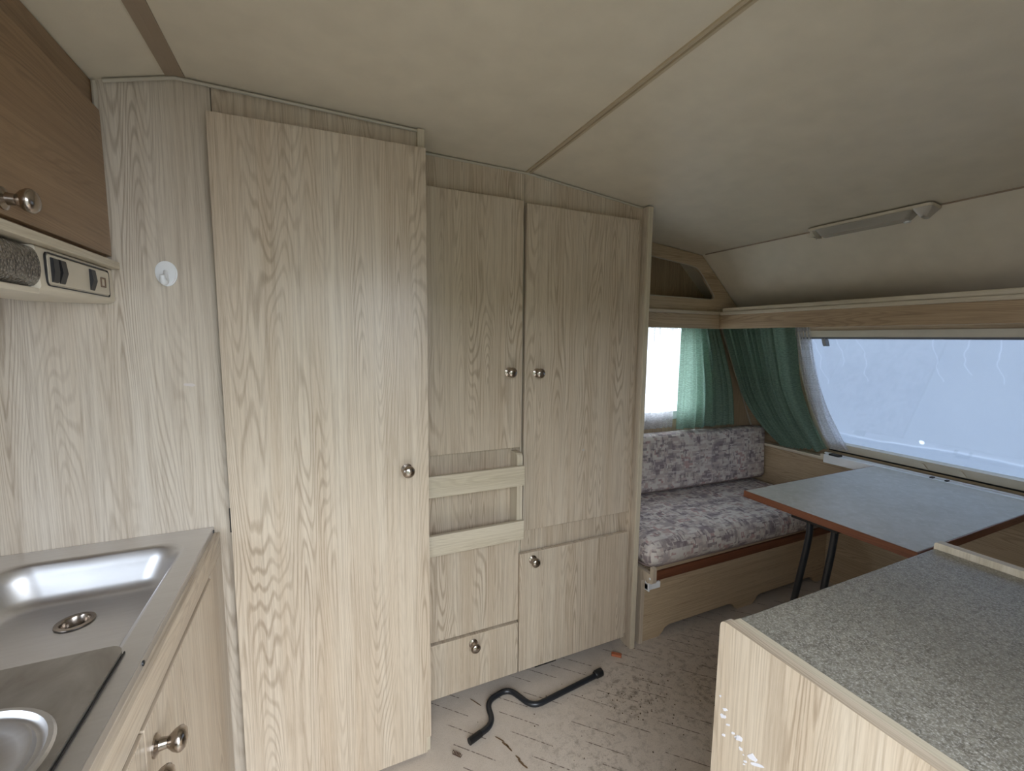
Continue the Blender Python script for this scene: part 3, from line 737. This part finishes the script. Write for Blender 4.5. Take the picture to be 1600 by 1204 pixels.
# ------------------------------------------------------------------ white stick-on hook
hk = thing('wall_hook', 'white oval stick-on plastic hook on the wall above the sink', 'hook', (-.307, 1.235, 1.39))
ov = [(-.307+.0205*math.cos(2*math.pi*q/32)*(1+.08*math.sin(2*math.pi*q/32)), 1.418+.028*math.sin(2*math.pi*q/32)) for q in range(32)]
hb = bmesh.new(); add_plate(hb, ov, 'y', 1.2295, 1.2348)
bmesh.ops.bevel(hb, geom=[e for e in hb.edges if abs(e.verts[0].co.y-1.2295) < 1e-4 and abs(e.verts[1].co.y-1.2295) < 1e-4 and len(e.link_faces) == 2 and abs(e.calc_face_angle(0)) > 1], offset=.0025, segments=2, affect='EDGES')
obj('base', hb, M_WHITE, hk, smooth=True)
hpth = smooth_path([(-.307, 1.231, 1.424), (-.307, 1.224, 1.408), (-.307, 1.215, 1.397), (-.307, 1.205, 1.402), (-.307, 1.202, 1.412)], .01, 5)
obj('peg', tube(hpth, [.0045+.0035*math.sin(math.pi*i/(len(hpth)-1)) for i in range(len(hpth))], 12), M_WHITE, hk, smooth=True)

# ------------------------------------------------------------------ sofa bench and its cushions
sf = thing('sofa_bench', 'low wood-grain sofa bench with a scalloped plinth along the side wall', 'bench', (1.83, 1.6, 0))
sx0, sx1 = 1.200, 2.466
pe = rpoly([(1.337, 0), (YF-.006, 0), (YF-.006, .3355), (1.2905, .3355), (1.2895, .368), (1.272, .368), (1.272, .302), (1.305, .292), (1.318, .300), (1.337, .288), (1.337, .27)], [0, 0, 0, 0, 0, .010, .01, .0, .012, .006, .0])
pe = [(y, z) for y, z in pe]
ep = obj('end_panel', plate(pe, 'x', sx0, sx0+.019), W_PALE, sf)
obj('screw_cap', lathe([(.005, 0), (.005, .001), (.003, .002)], (sx0, 1.288, .318), (-1, 0, 0), 14), M_WHITE, ep, smooth=True)
def arch(a, b, h=.040, s=.055):
    return [(a, 0), (a+s*.35, h*.35), (a+s*.6, h*.8), (a+s, h), (b-s, h), (b-s*.6, h*.8), (b-s*.35, h*.35), (b, 0)]
fo = [(sx0+.0195, 0)] + arch(1.315, 1.80) + arch(1.905, 2.40) + [(sx1, 0), (sx1, .295), (sx0+.0195, .285)]
obj('front_board', plate(fo, 'y', 1.343, 1.358), W_DIM, sf, grain='x')
obj('red_ledge', bx(sx0+.021, sx1, 1.326, 1.343, .272, .312, .003), W_RED, sf, grain='x')
obj('rail', bx(sx0+.021, sx1, 1.332, 1.352, .314, .332, .002), W_DIM, sf, grain='x')
obj('seat_board', bx(sx0+.0195, sx1, 1.353, YF-.006, .322, .334, .001), W_DIM, sf, grain='x')
lb = bmesh.new(); add_box(lb, sx0+.0205, 1.288, 1.320, 1.342, .244, .271, .002); add_box(lb, sx0+.0205, 1.228, 1.316, 1.342, .240, .290, .002)
pbk = obj('plastic_bracket', lb, M_WHITE, sf); pbk['label'] = 'white plastic bracket'
# seat cushion: thick front roll, slightly crowned
bm = cushion_bm(sx0+.004, sx1-.01, 1.292, 1.842, .338, .462, .05)
bmesh.ops.subdivide_edges(bm, edges=[e for e in bm.edges if e.calc_length() > .2], cuts=14, use_grid_fill=True)
for v in bm.verts:
    c = v.co
    if c.z > .40: c.z += .010*math.sin(min(1, (c.y-1.292)/.3)*1.57)*(.6+.4*mnoise.noise((c.x*3, c.y*3, 1))) - .006 + .005*mnoise.noise((c.x*6, c.y*6, 2))
    if c.y < 1.34: c.y += .006*mnoise.noise((c.x*5, 0, 3))
    c.z -= .022*max(0, (c.x-1.5))/.95*(1 if c.z < .42 else .6) - .0
    c.z = max(c.z, .3365)
sc = obj('seat_cushion', bm, M_FAB, grain='x', smooth=True); tag(sc, 'flat patterned seat cushion lying on the sofa bench', 'cushion')
pth = smooth_path([(sx0+.008, 1.80, .352), (sx0+.008, 1.31, .352), (sx1-.02, 1.300, .3435), (sx1-.02, 1.80, .3435)], .06, 8)
obj('piping', tube(pth, .0045, 8), plain('grey_mauve_piping', (134, 118, 114), .8), sc, smooth=True)
bm = cushion_bm(sx0+.004, 2.452, 1.722, 1.805, .470, .782, .026)
bmesh.ops.subdivide_edges(bm, edges=[e for e in bm.edges if e.calc_length() > .15], cuts=12, use_grid_fill=True)
for v in bm.verts:
    c = v.co; lean = (c.z-.47)/.31*.018
    c.y += lean + .032*(1.9-c.x)/.6*.8 + (.004*mnoise.noise((c.x*5, c.z*5, 7)) if c.y < 1.75 else 0)
    c.y = min(c.y, 1.842)
    if c.z > .7: c.z += .006*mnoise.noise((c.x*4, 0, 9)) - .008*(c.x-1.5)
bc = obj('back_cushion', bm, M_FAB, grain='x', smooth=True); tag(bc, 'upright patterned back cushion under the side window', 'cushion')
pth = [(x, 1.735+.043*(1.9-x), .4725) for x in [sx0+.03+i*.1 for i in range(13)]]
obj('piping', tube([(min(x, 2.43), y, z) for x, y, z in pth], .004, 8), plain('mauve_piping', (130, 114, 110), .8), bc, smooth=True)

# ------------------------------------------------------------------ table
tb = thing('dining_table', 'grey-green topped table with red-brown edges before the front window', 'table', (1.95, .86, 0))
tx0, tx1, ty0, ty1, tz = 1.510, 2.398, .588, 1.132, .700
obj('tabletop', bx(tx0+.004, tx1, ty0+.004, ty1-.004, tz-.026, tz, .0015), M_TABLE, tb)
obj('edge_band', bx(tx0, tx0+.004, ty0, ty1, tz-.026, tz-.0005, .001), W_RED, tb, grain='y')
obj('edge_band', bx(tx0+.004, tx1, ty0, ty0+.004, tz-.026, tz-.0005, .001), W_RED, tb, grain='x')
obj('edge_band', bx(tx0+.004, tx1, ty1-.004, ty1, tz-.026, tz-.0005, .001), W_RED, tb, grain='x')
obj('leg_bracket', bx(1.545, 1.645, .81, .965, tz-.05, tz-.026, .003), M_BLACK, tb)
obj('leg', tube(smooth_path([(1.575, .915, .65), (1.576, .914, .585), (1.583, .952, .338), (1.59, .995, .006)], .12, 8), .011, 12), M_BLKSTEEL, tb, smooth=True)
obj('leg', tube(smooth_path([(1.592, .842, .65), (1.592, .846, .57), (1.588, .862, .40), (1.60, .885, .006)], .12, 8), .011, 12), M_BLKSTEEL, tb, smooth=True)

# ------------------------------------------------------------------ sideboard
sd = thing('sideboard', 'low sideboard with a speckled grey worktop, nearest on the right', 'sideboard', (.97, .17, 0))
obj('end_panel', plate(rpoly([(YN+.012, 0), (.484, 0), (.484, .8115), (YN+.012, .8115)], [0, 0, .014, 0]), 'x', .610, .628), W_PALE, sd)
obj('edge_strip', bx(.6285, .645, YN+.012, .474, .7935, .8105, .002), W_TRIM, sd, grain='y')
obj('worktop', bx(.6455, 1.295, YN+.012, .476, .782, .8065, .002), M_WORK, sd)
obj('end_board', plate(rpoly([(YN+.012, .0), (.478, .0), (.478, .821), (YN+.012, .821)], [0, 0, .006, 0]), 'x', 1.2965, 1.318), W_TRIM, sd)
obj('front_panel', bx(.6285, 1.296, .452, .468, .05, .781, .001), W_PALE, sd)
obj('plinth', bx(.6285, 1.296, .42, .435, 0, .05, .001), W_DARK, sd, grain='x')
# places where the print has flaked off the end panel
fk = bmesh.new(); rs = random.Random(3)
def flake(y, z, ly, lz, ang=-35):
    n = 9; c, s = math.cos(R(ang)), math.sin(R(ang)); P = []
    for q in range(n):
        a = 2*math.pi*q/n; r = rs.uniform(.55, 1.15); u, v = ly*r*math.cos(a), lz*r*math.sin(a)
        P.append((y+u*c-v*s, z+u*s+v*c))
    add_plate(fk, P, 'x', .6094, .6099)
for a in ((.474, .676, .003, .002), (.463, .660, .006, .0025), (.466, .645, .007, .0045), (.456, .638, .005, .0015), (.463, .613, .004, .003), (.446, .632, .004, .002),
          (.435, .632, .008, .0045), (.441, .629, .003, .002), (.430, .618, .0045, .003), (.425, .612, .002, .001), (.411, .622, .010, .006), (.402, .617, .014, .003), (.392, .608, .012, .0018),
          (.421, .604, .004, .002), (.423, .597, .004, .001), (.407, .598, .004, .0015), (.417, .586, .006, .002), (.40, .58, .008, .002), (.385, .598, .01, .0015)):
    y, z, ly, lz = a; flake(y, z, ly, lz)
fo_ = obj('bare_patches', fk, plain('bare_white_backing', (226, 226, 234), .7), sd); fo_['kind'] = 'stuff'; fo_['label'] = 'white flaked patches on the end panel'

# ------------------------------------------------------------------ things on the floor
wh = thing('winding_handle', 'black cranked steel winding handle lying on the vinyl floor', 'handle', (.66, 1.24, 0))
hpts = smooth_path([(.398, 1.186, .011), (.492, 1.215, .011), (.499, 1.307, .011), (.595, 1.330, .011), (.640, 1.222, .011), (.925, 1.254, .011)], .04, 8)
obj('rod', tube(hpts, .0095, 12), M_BLKSTEEL, wh, smooth=True)
dv = (Vector((.925, 1.254, .014))-Vector((.640, 1.222, .014))).normalized()
obj('socket', lathe([(.011, 0), (.0145, .006), (.0145, .034), (.0115, .036), (.009, .03), (.009, .02)], Vector((.918, 1.2535, .0148)), dv, 18), M_BLACK, wh, smooth=True)
obj('grip', tube([hpts[0]-Vector((.002, .0007, 0)), hpts[0]+(hpts[1]-hpts[0])*.75], .0108, 12), M_BLACK, wh, smooth=True)
cb = bmesh.new(); add_plate(cb, rpoly([(1.050, 1.326), (1.080, 1.300), (1.090, 1.310), (1.060, 1.337)], .003), 'z', .0005, .010)
tag(obj('clay_chip', cb, M_BRICK), 'small red-brown chip lying near the wardrobe foot', 'chip')
sp = []
a = Vector((.340, 1.178, .0062)); b = Vector((.360, 1.156, .0062)); d = (b-a).normalized(); u = Vector((-d.y, d.x, 0))
for i in range(6*14+1):
    q = i/14*2*math.pi; sp.append(a+(b-a)*(i/84)+u*.0048*math.cos(q)+Vector((0, 0, .0048*math.sin(q))))
tag(obj('coil_spring', tube(sp, .0011, 6), M_RUST, smooth=True), 'tiny rusty coil spring on the floor by the tall cupboard', 'spring')
# splinters
sb = bmesh.new(); rs = random.Random(8)
for (x, y, l, wd, an) in ((.492, 1.165, .035, .003, -55), (.502, 1.140, .03, .006, -62), (.507, 1.125, .03, .004, -70), (.520, 1.085, .02, .004, -65), (.522, 1.068, .028, .006, -72), (.528, 1.052, .02, .004, -60), (.468, 1.33, .05, .0025, -60)):
    c, s = math.cos(R(an)), math.sin(R(an))
    P = [(x+u*c-v*s, y+u*s+v*c) for u, v in ((-l/2, -.001), (-l/4, -wd/2), (l/3, -wd/2), (l/2, 0), (l/4, wd/2), (-l/3, wd/3))]
    add_plate(sb, P, 'z', .0003, .0022)
o = obj('wood_splinters', sb, plain('dark_splinter', (110, 86, 60), .8)); o['kind'] = 'stuff'; tag(o, 'loose dark wood splinters in front of the winding handle', 'debris')
cr = bmesh.new(); rs = random.Random(21)
for i in range(130):
    if i < 60: x, y = rs.gauss(1.02, .09), rs.gauss(1.12, .06)
    elif i < 90: x, y = rs.gauss(1.3, .18), rs.gauss(1.05, .15)
    else: x, y = rs.uniform(.4, 1.5), rs.uniform(.85, 1.30)
    if y > 1.31 or y < .5 or (x < .27 and y > 1.19): continue
    r = rs.uniform(.001, .0026); k = 5; P = [(x+r*rs.uniform(.6, 1.2)*math.cos(2*math.pi*q/k), y+r*rs.uniform(.6, 1.2)*math.sin(2*math.pi*q/k)) for q in range(k)]
    add_plate(cr, P, 'z', .0002, rs.uniform(.001, .0025))
o = obj('dirt_crumbs', cr, plain('dark_soil', (96, 80, 62), .9)); o['kind'] = 'stuff'; tag(o, 'scattered dark dirt crumbs on the beige floor', 'dirt')
